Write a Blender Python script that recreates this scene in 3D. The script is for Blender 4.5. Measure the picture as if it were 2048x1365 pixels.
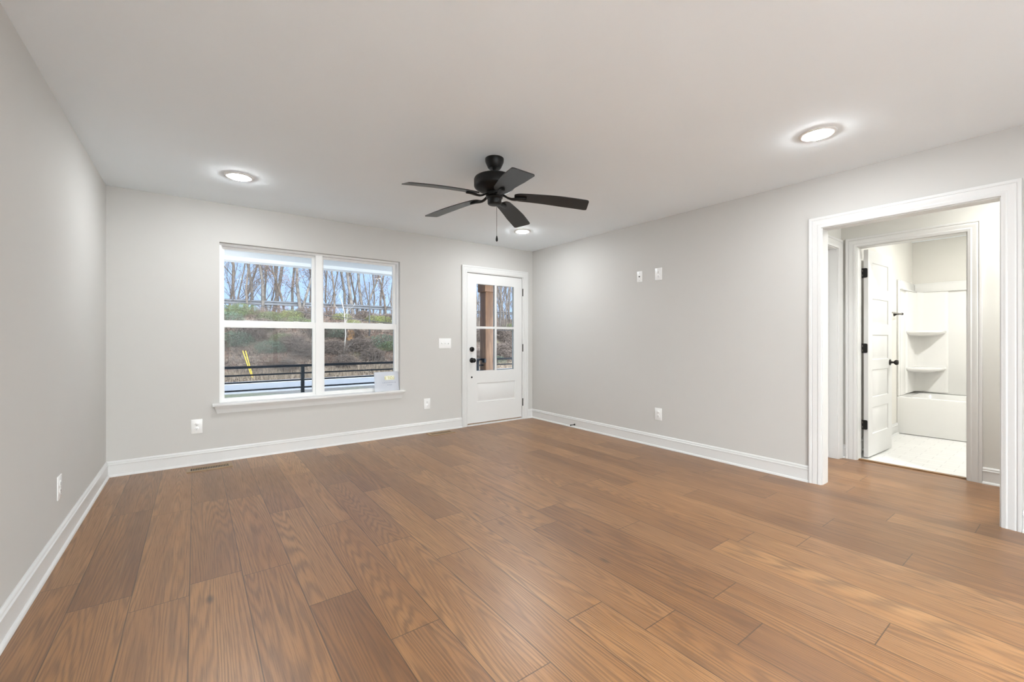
import bpy, bmesh, math, random
from mathutils import Vector, Matrix, noise as mnoise
for o in list(bpy.data.objects): bpy.data.objects.remove(o)
S = bpy.context.scene
C = S.collection
R = random.Random(7)

# ---------------------------------------------------------------- camera, sky, exposure
D, XL, XR, H = 4.89, -0.597, 3.988, 2.44      # window wall, left wall, right wall, ceiling
YB = -1.75                                    # back of the open plan room, behind the camera
cam = bpy.data.cameras.new('camera'); camo = bpy.data.objects.new('camera', cam); C.objects.link(camo)
camo.location = (0, 0, 1.158); camo.rotation_euler = (math.radians(90), 0, math.radians(-36.5))
cam.sensor_width = 36; cam.lens = 857.0 / 2048 * 36; cam.shift_y = -4.5 / 2048; cam.clip_start = .02; cam.clip_end = 500
S.camera = camo
S.view_settings.view_transform = 'Standard'; S.view_settings.look = 'None'
S.view_settings.exposure = 0.63; S.view_settings.gamma = 1.0; S.view_settings.use_curve_mapping = False
W = bpy.data.worlds.new('world'); S.world = W; W.use_nodes = True
SKY_STRENGTH, SUN_ENERGY, LAMP, LAMP_FILL, LAMP_BATH, LAMP_HALL = 1.05, 5.0, 222.0, 180.0, 480.0, 400.0
wt = W.node_tree; bgn = wt.nodes['Background']
tc = wt.nodes.new('ShaderNodeTexCoord'); sp = wt.nodes.new('ShaderNodeSeparateXYZ'); cr = wt.nodes.new('ShaderNodeValToRGB')
wt.links.new(tc.outputs['Generated'], sp.inputs[0]); wt.links.new(sp.outputs['Z'], cr.inputs[0]); wt.links.new(cr.outputs[0], bgn.inputs[0])
cr.color_ramp.elements[0].color = (.44, .60, .88, 1); cr.color_ramp.elements[1].color = (.37, .54, .86, 1)
cr.color_ramp.elements[1].position = .45
# sky brightened behind the house, added to fill the room with even light
SKY_FILL = 11.5
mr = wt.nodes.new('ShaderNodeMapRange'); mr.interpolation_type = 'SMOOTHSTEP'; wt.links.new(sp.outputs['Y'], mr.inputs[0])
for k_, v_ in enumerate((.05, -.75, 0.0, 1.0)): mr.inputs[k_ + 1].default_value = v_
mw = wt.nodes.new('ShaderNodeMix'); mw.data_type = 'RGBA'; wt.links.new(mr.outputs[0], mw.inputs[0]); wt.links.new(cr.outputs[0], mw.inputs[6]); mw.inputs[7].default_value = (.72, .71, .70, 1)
ms = wt.nodes.new('ShaderNodeMath'); ms.operation = 'MULTIPLY_ADD'; wt.links.new(mr.outputs[0], ms.inputs[0]); ms.inputs[1].default_value = SKY_FILL * SKY_STRENGTH; ms.inputs[2].default_value = SKY_STRENGTH
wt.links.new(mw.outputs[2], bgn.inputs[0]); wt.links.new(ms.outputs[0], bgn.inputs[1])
sun = bpy.data.lights.new('sun', 'SUN'); suno = bpy.data.objects.new('sun', sun); C.objects.link(suno)
sun.energy = SUN_ENERGY; sun.angle = math.radians(50); sun.color = (1, .97, .92)
suno.rotation_euler = (math.radians(38), 0, math.radians(-12)); suno.location = (0, -10, 20)

# ---------------------------------------------------------------- materials
class NT:
    def __init__(s, name):
        s.m = bpy.data.materials.new(name); s.m.use_nodes = True; s.t = s.m.node_tree
        s.b = s.t.nodes['Principled BSDF']; s.out = s.t.nodes['Material Output']
    def n(s, typ, **kw):
        nd = s.t.nodes.new('ShaderNode' + typ)
        for k, v in kw.items(): setattr(nd, k, v)
        return nd
    def put(s, sock, v):
        if hasattr(v, 'is_output') or isinstance(v, bpy.types.NodeSocket): s.t.links.new(v, sock)
        else: sock.default_value = v
    def math(s, op, a, b=0.0, c=None, clamp=False):
        nd = s.n('Math', operation=op, use_clamp=clamp); s.put(nd.inputs[0], a); s.put(nd.inputs[1], b)
        if c is not None: s.put(nd.inputs[2], c)
        return nd.outputs[0]
    def xyz(s, x, y, z):
        nd = s.n('CombineXYZ'); s.put(nd.inputs[0], x); s.put(nd.inputs[1], y); s.put(nd.inputs[2], z); return nd.outputs[0]
    def noise(s, vec, scale=1, detail=2, rough=.5, dist=0):
        nd = s.n('TexNoise'); s.put(nd.inputs['Vector'], vec); s.put(nd.inputs['Scale'], scale)
        s.put(nd.inputs['Detail'], detail); s.put(nd.inputs['Roughness'], rough); s.put(nd.inputs['Distortion'], dist); return nd.outputs[0]
    def mix(s, f, a, b, mode='MIX'):
        nd = s.n('Mix', data_type='RGBA', blend_type=mode); s.put(nd.inputs[0], f); s.put(nd.inputs[6], a); s.put(nd.inputs[7], b); return nd.outputs[2]
    def ramp(s, f, pts):
        nd = s.n('ValToRGB'); s.put(nd.inputs[0], f); e = nd.color_ramp.elements
        while len(e) < len(pts): e.new(.5)
        for k, (p, c) in enumerate(pts): e[k].position = p; e[k].color = c if len(c) == 4 else (*c, 1)
        return nd.outputs[0]
    def rng(s, v, a, b, c, d, smooth=False):
        nd = s.n('MapRange'); s.put(nd.inputs[0], v)
        if smooth: nd.interpolation_type = 'SMOOTHSTEP'
        for i, x in enumerate((a, b, c, d)): nd.inputs[i + 1].default_value = x
        return nd.outputs[0]
    def obj(s): return s.n('TexCoord').outputs['Object']
    def bump(s, h, strength=.1, dist=.01):
        nd = s.n('Bump'); s.put(nd.inputs['Strength'], strength); s.put(nd.inputs['Distance'], dist); s.put(nd.inputs['Height'], h)
        s.t.links.new(nd.outputs[0], s.b.inputs['Normal'])

def simple(name, col, rough=.5, var=.03, scale=6, metal=0, spec=.5, bump=0, bscale=200, col2=None):
    q = NT(name); v = q.noise(q.obj(), scale, 3)
    lo = tuple(c * (1 - var) for c in col) + (1,); hi = (tuple(min(1, c * (1 + var)) for c in col) if col2 is None else tuple(col2)) + (1,)
    q.put(q.b.inputs['Base Color'], q.mix(q.rng(v, .3, .7, 0, 1), lo, hi))
    q.b.inputs['Roughness'].default_value = rough; q.b.inputs['Metallic'].default_value = metal
    q.b.inputs['Specular IOR Level'].default_value = spec
    if bump: q.bump(q.noise(q.obj(), bscale, 2), bump, .002)
    return q.m

M = {}
M['wall'] = simple('wall_paint', (.57, .558, .535), .75, .008, 2, spec=.3, bump=.08, bscale=350)
M['ceiling'] = simple('ceiling_paint', (.87, .925, .96), .85, .006, 2, spec=.2, bump=.06, bscale=300)
M['bath'] = simple('bathroom_wall_paint', (.74, .718, .675), .7, .008, 2, spec=.3, bump=.08, bscale=350)
M['hall'] = simple('hall_wall_paint', (.66, .655, .62), .75, .008, 2, spec=.3, bump=.08, bscale=350)
M['trim'] = simple('white_trim_enamel', (.69, .69, .68), .38, .006, 4)
M['vinyl'] = simple('white_window_vinyl', (.82, .82, .81), .42, .006, 4)
M['doorw'] = simple('white_door_enamel', (.72, .72, .71), .38, .006, 4)
M['plate'] = simple('white_plastic', (.83, .83, .82), .32, .006, 20)
M['slot'] = simple('dark_slot', (.02, .02, .02), .6, .1)
M['black'] = simple('matte_black_metal', (.0055, .0055, .0055), .42, .1, 20, spec=.28)
M['blade'] = simple('black_fan_blade', (.0075, .0072, .007), .38, .12, 30, spec=.42)
M['bronze'] = simple('dark_bronze', (.028, .024, .021), .35, .15, 30, metal=.6)
M['nickel'] = simple('aged_nickel', (.22, .20, .175), .35, .1, 30, metal=.8)
M['acrylic'] = simple('white_acrylic', (.83, .82, .80), .16, .006, 3)
M['vent'] = simple('tan_register', (.30, .20, .11), .42, .1, 15)
M['ring'] = simple('white_lamp_trim', (.80, .80, .78), .5, .005)
M['rail'] = simple('black_railing_paint', (.007, .010, .016), .5, .1, 10, spec=.25)
M['soffit'] = simple('white_soffit', (.80, .80, .80), .6, .02, 3)
M['deck'] = simple('porch_concrete', (.62, .60, .56), .85, .08, 8)
M['added_patio'] = simple('bounce_patio_concrete', (.58, .57, .55), .85, .05, 3)
M['steel'] = simple('galvanised_steel', (.045, .05, .06), .6, .1, 5, metal=.2)
M['yellow'] = simple('yellow_plastic', (0.54, 0.375, 0.0225), .5, .05)
M['cable'] = simple('black_cable', (.012, .012, .014), .6, .1)
M['pole'] = simple('weathered_pole', (.10, .085, .07), .85, .2, 10)
M['darkpole'] = simple('dark_steel_pole', (.02, .02, .022), .6, .2, 10)
M['tan'] = simple('broken_tan_wood', (0.322, 0.175, 0.07), .85, .2, 8, bump=.5, bscale=20)
M['threshold'] = simple('oak_threshold', (.24, .13, .055), .45, .15, 12)
M['ink'] = simple('grey_ink', (.58, .60, .66), .8, .05)
M['yink'] = simple('olive_yellow_ink', (.52, .49, .20), .8, .05)
M['yhalo'] = simple('pale_yellow_highlight', (.85, .85, .70), .8, .05)

def mat_paper():
    q = NT('white_paper'); v = q.noise(q.obj(), 30, 2)
    q.put(q.b.inputs['Base Color'], q.mix(v, (.90, .91, .95, 1), (.93, .94, .96, 1))); q.b.inputs['Roughness'].default_value = .8
    tr = q.n('BsdfTranslucent'); tr.inputs[0].default_value = (.8, .82, .88, 1)
    mx = q.n('MixShader'); mx.inputs[0].default_value = .08
    q.t.links.new(q.b.outputs[0], mx.inputs[1]); q.t.links.new(tr.outputs[0], mx.inputs[2]); q.t.links.new(mx.outputs[0], q.out.inputs[0]); return q.m
M['paper'] = mat_paper()

def mat_emit(name, col, s):
    q = NT(name); q.b.inputs['Base Color'].default_value = (.8, .8, .8, 1)
    q.b.inputs['Emission Color'].default_value = (*col, 1); q.b.inputs['Emission Strength'].default_value = s; return q.m
M['lamp'] = mat_emit('lit_lamp_diffuser', (.96, 1, 1.02), LAMP)
M['lampfill'] = mat_emit('lit_lamp_diffuser_fill', (.96, 1, 1.02), LAMP_FILL)
M['lamphall'] = mat_emit('lit_lamp_diffuser_hall', (1, .995, .95), LAMP_HALL)
M['lampbath'] = mat_emit('lit_lamp_diffuser_bath', (1, 1, .95), LAMP_BATH)

def mat_glass():
    q = NT('clear_glass'); tr = q.n('BsdfTransparent'); tr.inputs[0].default_value = (.93, .96, .97, 1)
    gl = q.n('BsdfGlossy'); gl.inputs['Roughness'].default_value = .0; fr = q.n('Fresnel'); fr.inputs[0].default_value = 1.10
    mx = q.n('MixShader'); q.t.links.new(fr.outputs[0], mx.inputs[0]); q.t.links.new(tr.outputs[0], mx.inputs[1])
    q.t.links.new(gl.outputs[0], mx.inputs[2]); q.t.links.new(mx.outputs[0], q.out.inputs[0]); q.t.nodes.remove(q.b); return q.m
M['glass'] = mat_glass()
def mat_screen():
    q = NT('insect_screen_mesh'); tr = q.n('BsdfTransparent'); df = q.n('BsdfDiffuse'); df.inputs[0].default_value = (.05, .055, .06, 1)
    mx = q.n('MixShader'); mx.inputs[0].default_value = .22
    q.t.links.new(tr.outputs[0], mx.inputs[1]); q.t.links.new(df.outputs[0], mx.inputs[2]); q.t.links.new(mx.outputs[0], q.out.inputs[0]); q.t.nodes.remove(q.b); return q.m
M['screen'] = mat_screen()

def mat_floor():
    q = NT('wide_oak_planks'); w, L = .2085, 1.22
    o = q.n('TexCoord').outputs['Object']; sx = q.n('SeparateXYZ'); q.put(sx.inputs[0], o); x, y = sx.outputs[0], sx.outputs[1]
    xs = q.math('DIVIDE', q.math('ADD', x, .02 + 40 * w), w); col = q.math('FLOOR', xs); fx = q.math('FRACT', xs)
    wn = q.n('TexWhiteNoise', noise_dimensions='1D'); q.put(wn.inputs['W'], col)
    ys = q.math('DIVIDE', q.math('ADD', q.math('ADD', y, 40.0), q.math('MULTIPLY', wn.outputs[0], L)), L); row = q.math('FLOOR', ys); fy = q.math('FRACT', ys)
    wid = q.n('TexWhiteNoise', noise_dimensions='2D'); q.put(wid.inputs['Vector'], q.xyz(col, row, 0.0)); r1 = wid.outputs[0]
    sc = q.n('SeparateColor'); q.put(sc.inputs[0], wid.outputs[1]); r2, r3 = sc.outputs[1], sc.outputs[2]
    off = q.math('MULTIPLY', r1, 60.0)
    # cathedral grain: contour lines of a stretched noise, warped along each plank
    v1 = q.xyz(q.math('ADD', q.math('MULTIPLY', x, 5.2), off), q.math('ADD', q.math('MULTIPLY', y, .21), q.math('MULTIPLY', off, 1.7)), r2)
    n1 = q.noise(v1, 1.0, 1.3, .35, .08)
    wob = q.noise(q.xyz(q.math('MULTIPLY', x, 60.0), q.math('MULTIPLY', y, 3.0), off), 1.0, 2, .5)
    rings = q.math('SINE', q.math('ADD', q.math('MULTIPLY', n1, 330.0), q.math('MULTIPLY', wob, 6.5))); rings = q.rng(rings, -1, 1, 0, 1)
    rings = q.math('POWER', rings, 1.6)
    vb = q.xyz(q.math('ADD', q.math('MULTIPLY', x, 9.0), off), q.math('MULTIPLY', y, .7), r3); broad = q.noise(vb, 1.0, 3, .55)
    vf = q.xyz(q.math('MULTIPLY', x, 210.0), q.math('ADD', q.math('MULTIPLY', y, 5.0), off), 0.0); fib = q.noise(vf, 1.0, 3, .6)
    vf2 = q.xyz(q.math('MULTIPLY', x, 110.0), q.math('ADD', q.math('MULTIPLY', y, 1.1), off), 0.0); fib2 = q.noise(vf2, 1.0, 2, .6)
    # knots and dark mineral streaks
    vk = q.xyz(q.math('ADD', q.math('MULTIPLY', x, 3.6), off), q.math('MULTIPLY', y, 1.35), 0.0)
    vo = q.n('TexVoronoi'); q.put(vo.inputs['Vector'], vk); q.put(vo.inputs['Scale'], 1.0)
    sck = q.n('SeparateColor'); q.put(sck.inputs[0], vo.outputs['Color'])
    knot = q.math('MULTIPLY', q.rng(vo.outputs['Distance'], .02, .085, 1, 0, True), q.math('GREATER_THAN', sck.outputs[0], .50))
    vs = q.xyz(q.math('ADD', q.math('MULTIPLY', x, 20.0), off), q.math('MULTIPLY', y, 1.5), r3); stk = q.rng(q.noise(vs, 1.0, 3, .6), .68, .80, 0, 1, True)
    tone = q.math('ADD', q.math('MULTIPLY', broad, .85), q.math('MULTIPLY', r1, .52)); 
    tone = q.math('SUBTRACT', tone, .20)
    base = q.ramp(tone, [(.10, (.165, .070, .024)), (.42, (.295, .134, .045)), (.68, (.375, .182, .066)), (.95, (.44, .232, .090))])
    base = q.mix(q.math('MULTIPLY', q.rng(r3, .6, 1, 0, 1), .25), base, (.20, .105, .060, 1))
    c = q.mix(q.math('MULTIPLY', rings, q.rng(broad, .3, .75, .34, .62)), base, (.095, .045, .020, 1))
    c = q.mix(q.math('MULTIPLY', q.rng(fib, .48, .70, 0, 1), .50), c, (.085, .042, .020, 1))
    c = q.mix(q.math('MULTIPLY', q.rng(fib2, .38, .25, 0, 1), .25), c, (.42, .25, .125, 1))
    c = q.mix(q.math('MULTIPLY', stk, .65), c, (.055, .032, .020, 1))
    c = q.mix(q.math('MULTIPLY', knot, .85), c, (.045, .025, .014, 1))
    ex = q.math('MULTIPLY', q.math('MINIMUM', fx, q.math('SUBTRACT', 1.0, fx)), w); ey = q.math('MULTIPLY', q.math('MINIMUM', fy, q.math('SUBTRACT', 1.0, fy)), L)
    edge = q.rng(q.math('MINIMUM', ex, ey), .0008, .0030, 1, 0)
    c = q.mix(q.math('MULTIPLY', edge, .80), c, (.045, .026, .016, 1))
    q.put(q.b.inputs['Base Color'], c)
    q.put(q.b.inputs['Roughness'], q.rng(fib, .3, .7, .32, .41)); q.b.inputs['Specular IOR Level'].default_value = 1.0
    hgt = q.math('SUBTRACT', q.math('ADD', q.math('MULTIPLY', fib, .5), q.math('MULTIPLY', rings, .35)), q.math('MULTIPLY', edge, 2.0))
    q.bump(hgt, .07, .001); return q.m
M['floor'] = mat_floor()

def mat_tile():
    q = NT('white_floor_tile'); b = q.n('TexBrick'); sx = q.n('SeparateXYZ'); q.put(sx.inputs[0], q.obj())
    q.put(b.inputs['Vector'], q.xyz(sx.outputs[1], sx.outputs[0], 0.0)); b.offset = .5
    for k, v in (('Scale', 1.0), ('Brick Width', .203), ('Row Height', .102), ('Mortar Size', .0017), ('Mortar Smooth', .2)): b.inputs[k].default_value = v
    b.inputs['Color1'].default_value = (.80, .79, .77, 1); b.inputs['Color2'].default_value = (.84, .83, .81, 1); b.inputs['Mortar'].default_value = (.56, .55, .53, 1)
    q.put(q.b.inputs['Base Color'], b.outputs[0]); q.b.inputs['Roughness'].default_value = .3; return q.m
M['tile'] = mat_tile()

def mat_cedar():
    q = NT('stained_cedar'); o = q.obj(); sx = q.n('SeparateXYZ'); q.put(sx.inputs[0], o)
    h = q.math('ADD', sx.outputs[0], q.math('MULTIPLY', sx.outputs[1], 1.3))
    n1 = q.noise(q.xyz(q.math('MULTIPLY', h, 9.0), q.math('MULTIPLY', sx.outputs[2], .8), 0.0), 1, 3, .5, .3)
    g = q.rng(q.math('SINE', q.math('MULTIPLY', n1, 60.0)), -1, 1, 0, 1); f = q.noise(q.xyz(q.math('MULTIPLY', h, 120.0), q.math('MULTIPLY', sx.outputs[2], 2.0), 0.0), 1, 2)
    c = q.ramp(n1, [(.25, (.11, .05, .024)), (.5, (.20, .102, .052)), (.75, (.29, .16, .085))]); c = q.mix(q.math('MULTIPLY', g, .55), c, (.09, .042, .02, 1))
    c = q.mix(q.math('MULTIPLY', q.rng(f, .45, .7, 0, 1), .65), c, (.10, .045, .02, 1)); q.put(q.b.inputs['Base Color'], c); q.b.inputs['Roughness'].default_value = .6; return q.m
M['cedar'] = mat_cedar()

def mat_ground():
    q = NT('leaf_littered_ground'); o = q.obj(); sx = q.n('SeparateXYZ'); q.put(sx.inputs[0], o); Y = sx.outputs[1]
    vo = q.n('TexVoronoi'); q.put(vo.inputs['Vector'], o); q.put(vo.inputs['Scale'], 9.0)
    sc = q.n('SeparateColor'); q.put(sc.inputs[0], vo.outputs['Color'])
    leaf = q.ramp(sc.outputs[0], [(0, (.10, .072, .055)), (.35, (.19, .125, .09)), (.65, (.27, .20, .15)), (.9, (.36, .30, .25))])
    big = q.noise(o, .35, 3, .6); red = q.noise(o, .55, 3, .6)
    leaf = q.mix(q.math('MULTIPLY', q.rng(red, .5, .68, 0, 1), .55), leaf, (.20, .095, .065, 1))
    green = q.mix(q.noise(o, 14, 2), (.06, .11, .025, 1), (.19, .26, .08, 1))
    leaf = q.mix(q.math('MULTIPLY', q.rng(big, .56, .68, 0, 1), .6), leaf, green)
    lawn = q.mix(q.noise(o, 10, 3), (.17, .22, .09, 1), (.28, .29, .24, 1)); grit = q.mix(q.noise(o, 18, 3, .7), (.16, .155, .15, 1), (.36, .365, .37, 1))
    nearc = q.mix(q.rng(q.noise(o, .5, 3), .45, .6, 0, 1), grit, lawn)
    c = q.mix(q.rng(q.math('ADD', Y, q.math('MULTIPLY', q.noise(o, 2, 2), .8)), 23.9, 24.5, 0, 1), nearc, leaf)
    c = q.mix(1.0, c, (.42, .405, .395, 1), 'MULTIPLY')
    q.put(q.b.inputs['Base Color'], c); q.b.inputs['Roughness'].default_value = .95; q.bump(q.noise(o, 12, 4, .7), .8, .08); return q.m
M['ground'] = mat_ground()
M['road'] = simple('pale_worn_asphalt', (0.185, 0.20, 0.225), .7, .08, 4)
M['kerb'] = simple('pale_concrete_kerb', (0.285, 0.298, 0.31), .8, .05, 4)
M['bark'] = simple('grey_bark', (0.038, 0.034, 0.031), .9, .35, 5, col2=(0.092, 0.082, 0.075))
M['bark2'] = simple('brown_bark', (0.0475, 0.039, 0.033), .9, .3, 5, col2=(0.09, 0.0725, 0.06))
M['pale'] = simple('pale_bark', (.20, .19, .18), .8, .15, 6)
M['twig'] = simple('fine_twigs', (.045, .037, .032), .9, .3, 5, col2=(.09, .076, .068))
M['rust'] = simple('rust_leaves', (0.075, 0.0375, 0.025), .8, .3, 6, col2=(0.12, 0.07, 0.05))
M['green'] = simple('mid_green_leaves', (0.03, 0.0525, 0.015), .7, .3, 6, col2=(0.08, 0.11, 0.0325))
M['lime'] = simple('yellow_green_leaves', (0.065, 0.085, 0.015), .7, .3, 6, col2=(0.135, 0.16, 0.035))
M['dkgreen'] = simple('dull_green_leaves', (0.0225, 0.0425, 0.0275), .7, .3, 6, col2=(0.06, 0.1, 0.065))
M['brown'] = simple('dry_brown_twigs', (.05, .036, .03), .9, .3, 6, col2=(.10, .078, .066))
M['straw'] = simple('dry_straw', (0.102, 0.078, 0.054), .9, .25, 6, col2=(0.192, 0.156, 0.12))
M['leafA'] = simple('fallen_leaves', (.045, .031, .024), .9, .4, 5, col2=(.125, .096, .078))

# ---------------------------------------------------------------- mesh helpers
def quad_box(bm, x0, x1, y0, y1, z0, z1, mi=0):
    v = [bm.verts.new(p) for p in ((x0, y0, z0), (x1, y0, z0), (x1, y1, z0), (x0, y1, z0), (x0, y0, z1), (x1, y0, z1), (x1, y1, z1), (x0, y1, z1))]
    fs = [bm.faces.new([v[i] for i in f]) for f in ((0, 3, 2, 1), (4, 5, 6, 7), (0, 1, 5, 4), (1, 2, 6, 5), (2, 3, 7, 6), (3, 0, 4, 7))]
    for f in fs: f.material_index = mi
    return v, fs
def boxes(*bs):
    bm = bmesh.new()
    for b in bs: quad_box(bm, *b)
    return bm
def bbox(x0, x1, y0, y1, z0, z1, bev=.003, seg=2):
    bm = boxes((x0, x1, y0, y1, z0, z1)); bmesh.ops.bevel(bm, geom=bm.edges[:], offset=bev, segments=seg, affect='EDGES', profile=.5); return bm
def lathe(bm, prof, n=32, c=(0, 0, 0), axis='Z', caps=True, mi=0):
    rings = []
    for r, z in prof:
        ring = []
        for k in range(n):
            a = 2 * math.pi * k / n; p = (r * math.cos(a), r * math.sin(a), z)
            if axis == 'Y': p = (p[0], p[2], p[1])
            if axis == 'X': p = (p[2], p[0], p[1])
            ring.append(bm.verts.new((p[0] + c[0], p[1] + c[1], p[2] + c[2])))
        rings.append(ring)
    fs = []
    for a, b in zip(rings, rings[1:]):
        for k in range(n): fs.append(bm.faces.new((a[k], a[(k + 1) % n], b[(k + 1) % n], b[k])))
    if caps: fs += [bm.faces.new(rings[0][::-1]), bm.faces.new(rings[-1])]
    for f in fs: f.material_index = mi; f.smooth = True
    return fs
def tube(bm, pts, rad, n=8, caps=True):
    pts = [Vector(p) for p in pts]; rad = rad if isinstance(rad, (list, tuple)) else [rad] * len(pts); rings = []
    for i, p in enumerate(pts):
        t = (pts[min(i + 1, len(pts) - 1)] - pts[max(i - 1, 0)]).normalized(); u = t.orthogonal().normalized() if i == 0 else (u - t * u.dot(t)).normalized(); v = t.cross(u)
        rings.append([bm.verts.new(p + (u * math.cos(2 * math.pi * k / n) + v * math.sin(2 * math.pi * k / n)) * rad[i]) for k in range(n)])
    for a, b in zip(rings, rings[1:]):
        for k in range(n): bm.faces.new((a[k], a[(k + 1) % n], b[(k + 1) % n], b[k])).smooth = True
    if caps: bm.faces.new(rings[0][::-1]); bm.faces.new(rings[-1])
    return bm
def link(name, bm, mats, parent=None, sharp=True, fix=True):
    if fix: bmesh.ops.recalc_face_normals(bm, faces=bm.faces[:])
    me = bpy.data.meshes.new(name); bm.to_mesh(me); bm.free()
    for m in (mats if isinstance(mats, (list, tuple)) else [mats]): me.materials.append(M[m])
    if sharp:
        try: me.set_sharp_from_angle(angle=math.radians(40))
        except Exception: pass
    o = bpy.data.objects.new(name, me); C.objects.link(o)
    if parent: o.parent = parent; o.matrix_parent_inverse = Matrix.Identity(4)
    return o
def tag(o, label, cat, group=None, kind=None):
    o['label'] = label; o['category'] = cat
    if group: o['group'] = group
    if kind: o['kind'] = kind
    return o
def empty(name, loc=(0, 0, 0), rz=0):
    o = bpy.data.objects.new(name, None); C.objects.link(o); o.location = loc; o.rotation_euler = (0, 0, rz); o.empty_display_size = .1; return o
def struct(name, bm, mats, label, cat, parent=None):
    o = link(name, bm, mats, parent); tag(o, label, cat, kind='structure'); return o
def copy_tree(o, parent=None):
    c = o.copy(); C.objects.link(c)
    if parent: c.parent = parent
    for ch in list(o.children): copy_tree(ch, c)
    return c
def sweep(bm, path, prof, fmap):
    """profile points (o = out from the opening, t = off the wall) along mitred jamb-head-jamb path rect (a0,a1,z0,z1)"""
    a0, a1, z0, z1 = path; rows = []
    for o, t in prof:
        rows.append([bm.verts.new(fmap(a, z, t)) for a, z in ((a0 - o, z0), (a0 - o, z1 + o), (a1 + o, z1 + o), (a1 + o, z0))])
    n = len(rows)
    for i in range(n):
        A, B = rows[i], rows[(i + 1) % n]
        for k in range(3): bm.faces.new((A[k], A[k + 1], B[k + 1], B[k]))
    bm.faces.new([r[0] for r in rows]); bm.faces.new([r[3] for r in rows][::-1]); return bm
CASE = [(0, 0), (0, .010), (.004, .013), (.016, .013), (.018, .0145), (.024, .0145), (.027, .012), (.040, .014), (.054, .0185), (.060, .0185), (.063, .016), (.066, .0205), (.070, .022), (.082, .022), (.084, .020), (.084, 0)]
BASE = [(0, 0), (.026, 0), (.0255, .007), (.022, .014), (.0165, .018), (.0135, .018), (.0135, .094), (.0165, .097), (.0165, .105), (.0125, .1085), (.0105, .112), (.0130, .1155), (.0120, .121), (.0085, .126), (.004, .130), (0, .130)]
def run(prof, p0, p1, nrm):
    bm = bmesh.new(); A = [bm.verts.new((p0[0] + nrm[0] * t, p0[1] + nrm[1] * t, z)) for t, z in prof]; B = [bm.verts.new((p1[0] + nrm[0] * t, p1[1] + nrm[1] * t, z)) for t, z in prof]
    for k in range(len(prof)): j = (k + 1) % len(prof); bm.faces.new((A[k], A[j], B[j], B[k]))
    bm.faces.new(A[::-1]); bm.faces.new(B); return bm
def panel_slab(bm, a0, a1, z0, z1, panels, th, fmap, depth=.007):
    """door leaf: front face at t=0, back at t=-th, moulded recessed panels on both faces. fmap(a,z,t)"""
    As = sorted({a0, a1} | {p[0] for p in panels} | {p[1] for p in panels}); Zs = sorted({z0, z1} | {p[2] for p in panels} | {p[3] for p in panels})
    def q(pts): bm.faces.new([bm.verts.new(fmap(*p)) for p in pts])
    for side in (0, 1):
        t0 = 0 if side == 0 else -th; sg = -1 if side == 0 else 1
        for i in range(len(As) - 1):
            for j in range(len(Zs) - 1):
                A, B, c, d = As[i], As[i + 1], Zs[j], Zs[j + 1]; ma, mz = (A + B) / 2, (c + d) / 2
                if any(p[0] < ma < p[1] and p[2] < mz < p[3] for p in panels): continue
                q([(A, c, t0), (B, c, t0), (B, d, t0), (A, d, t0)])
        for p in panels:
            seq = [(0, 0), (.006, depth), (.016, depth), (.030, depth * .25)]
            for (i0, e0), (i1, e1) in zip(seq, seq[1:]):
                o = [(p[0] + i0, p[2] + i0), (p[1] - i0, p[2] + i0), (p[1] - i0, p[3] - i0), (p[0] + i0, p[3] - i0)]; n = [(p[0] + i1, p[2] + i1), (p[1] - i1, p[2] + i1), (p[1] - i1, p[3] - i1), (p[0] + i1, p[3] - i1)]
                for k in range(4):
                    j = (k + 1) % 4; q([(*o[k], t0 + sg * e0), (*o[j], t0 + sg * e0), (*n[j], t0 + sg * e1), (*n[k], t0 + sg * e1)])
            q([(*v, t0 + sg * seq[-1][1]) for v in n])
    for e in (((a0, z0), (a1, z0)), ((a1, z0), (a1, z1)), ((a1, z1), (a0, z1)), ((a0, z1), (a0, z0))):
        q([(*e[0], 0), (*e[1], 0), (*e[1], -th), (*e[0], -th)])
    bmesh.ops.remove_doubles(bm, verts=bm.verts[:], dist=1e-5); return bm
far = lambda a, z, t: (a, D - t, z)
rgt = lambda a, z, t: (XR - t, a, z)
XH0, XH1, XB0 = 4.103, 5.08, 5.195            # hall between the room wall and the bathroom wall
YH = 1.455                                    # end wall of the hall
bth = lambda a, z, t: (XH1 - t, a, z)
hend = lambda a, z, t: (a, YH - t, z)

# ---------------------------------------------------------------- room shell
WX0, WX1, WZ0, WZ1 = .186, 1.962, .530, 2.073   # window opening
DX0, DX1, DZ = 2.889, 3.807, 2.035              # entry door between its jambs
OY0, OY1, OZ = .335, 1.262, 2.030               # cased opening to the hall
BY0, BY1, BZ = .608, 1.325, 2.030               # bathroom door between its jambs
PX0, PX1, PZ = -.40, 2.55, 2.12                  # unseen glazed door added behind the viewer for fill daylight
HX0, HX1 = 4.262, 4.972                         # door in the hall end wall
struct('floor', boxes((XL, 5.13, YB, D + .06, -.06, 0)), 'floor', 'warm brown wide plank wood floor running to the window wall', 'floor')
struct('ceiling', boxes((XL - .12, 7.86, YB - .12, D + .16, H, H + .1)), 'ceiling', 'plain flat pale ceiling with recessed lamps', 'ceiling')
struct('wall_far', boxes((XL - .12, WX0, D, D + .16, -.06, H), (WX0, WX1, D, D + .16, -.06, WZ0), (WX0, WX1, D, D + .16, WZ1, H), (WX1, DX0 - .02, D, D + .16, -.06, H),
    (DX0 - .02, DX1 + .02, D, D + .16, DZ + .02, H), (DX1 + .02, XH0, D, D + .16, -.06, H)), 'wall', 'pale greige wall with the double window and the entry door', 'wall')
struct('wall_left', boxes((XL - .12, XL, YB, D, -.06, H)), 'wall', 'blank pale greige wall on the left side', 'wall')
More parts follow.
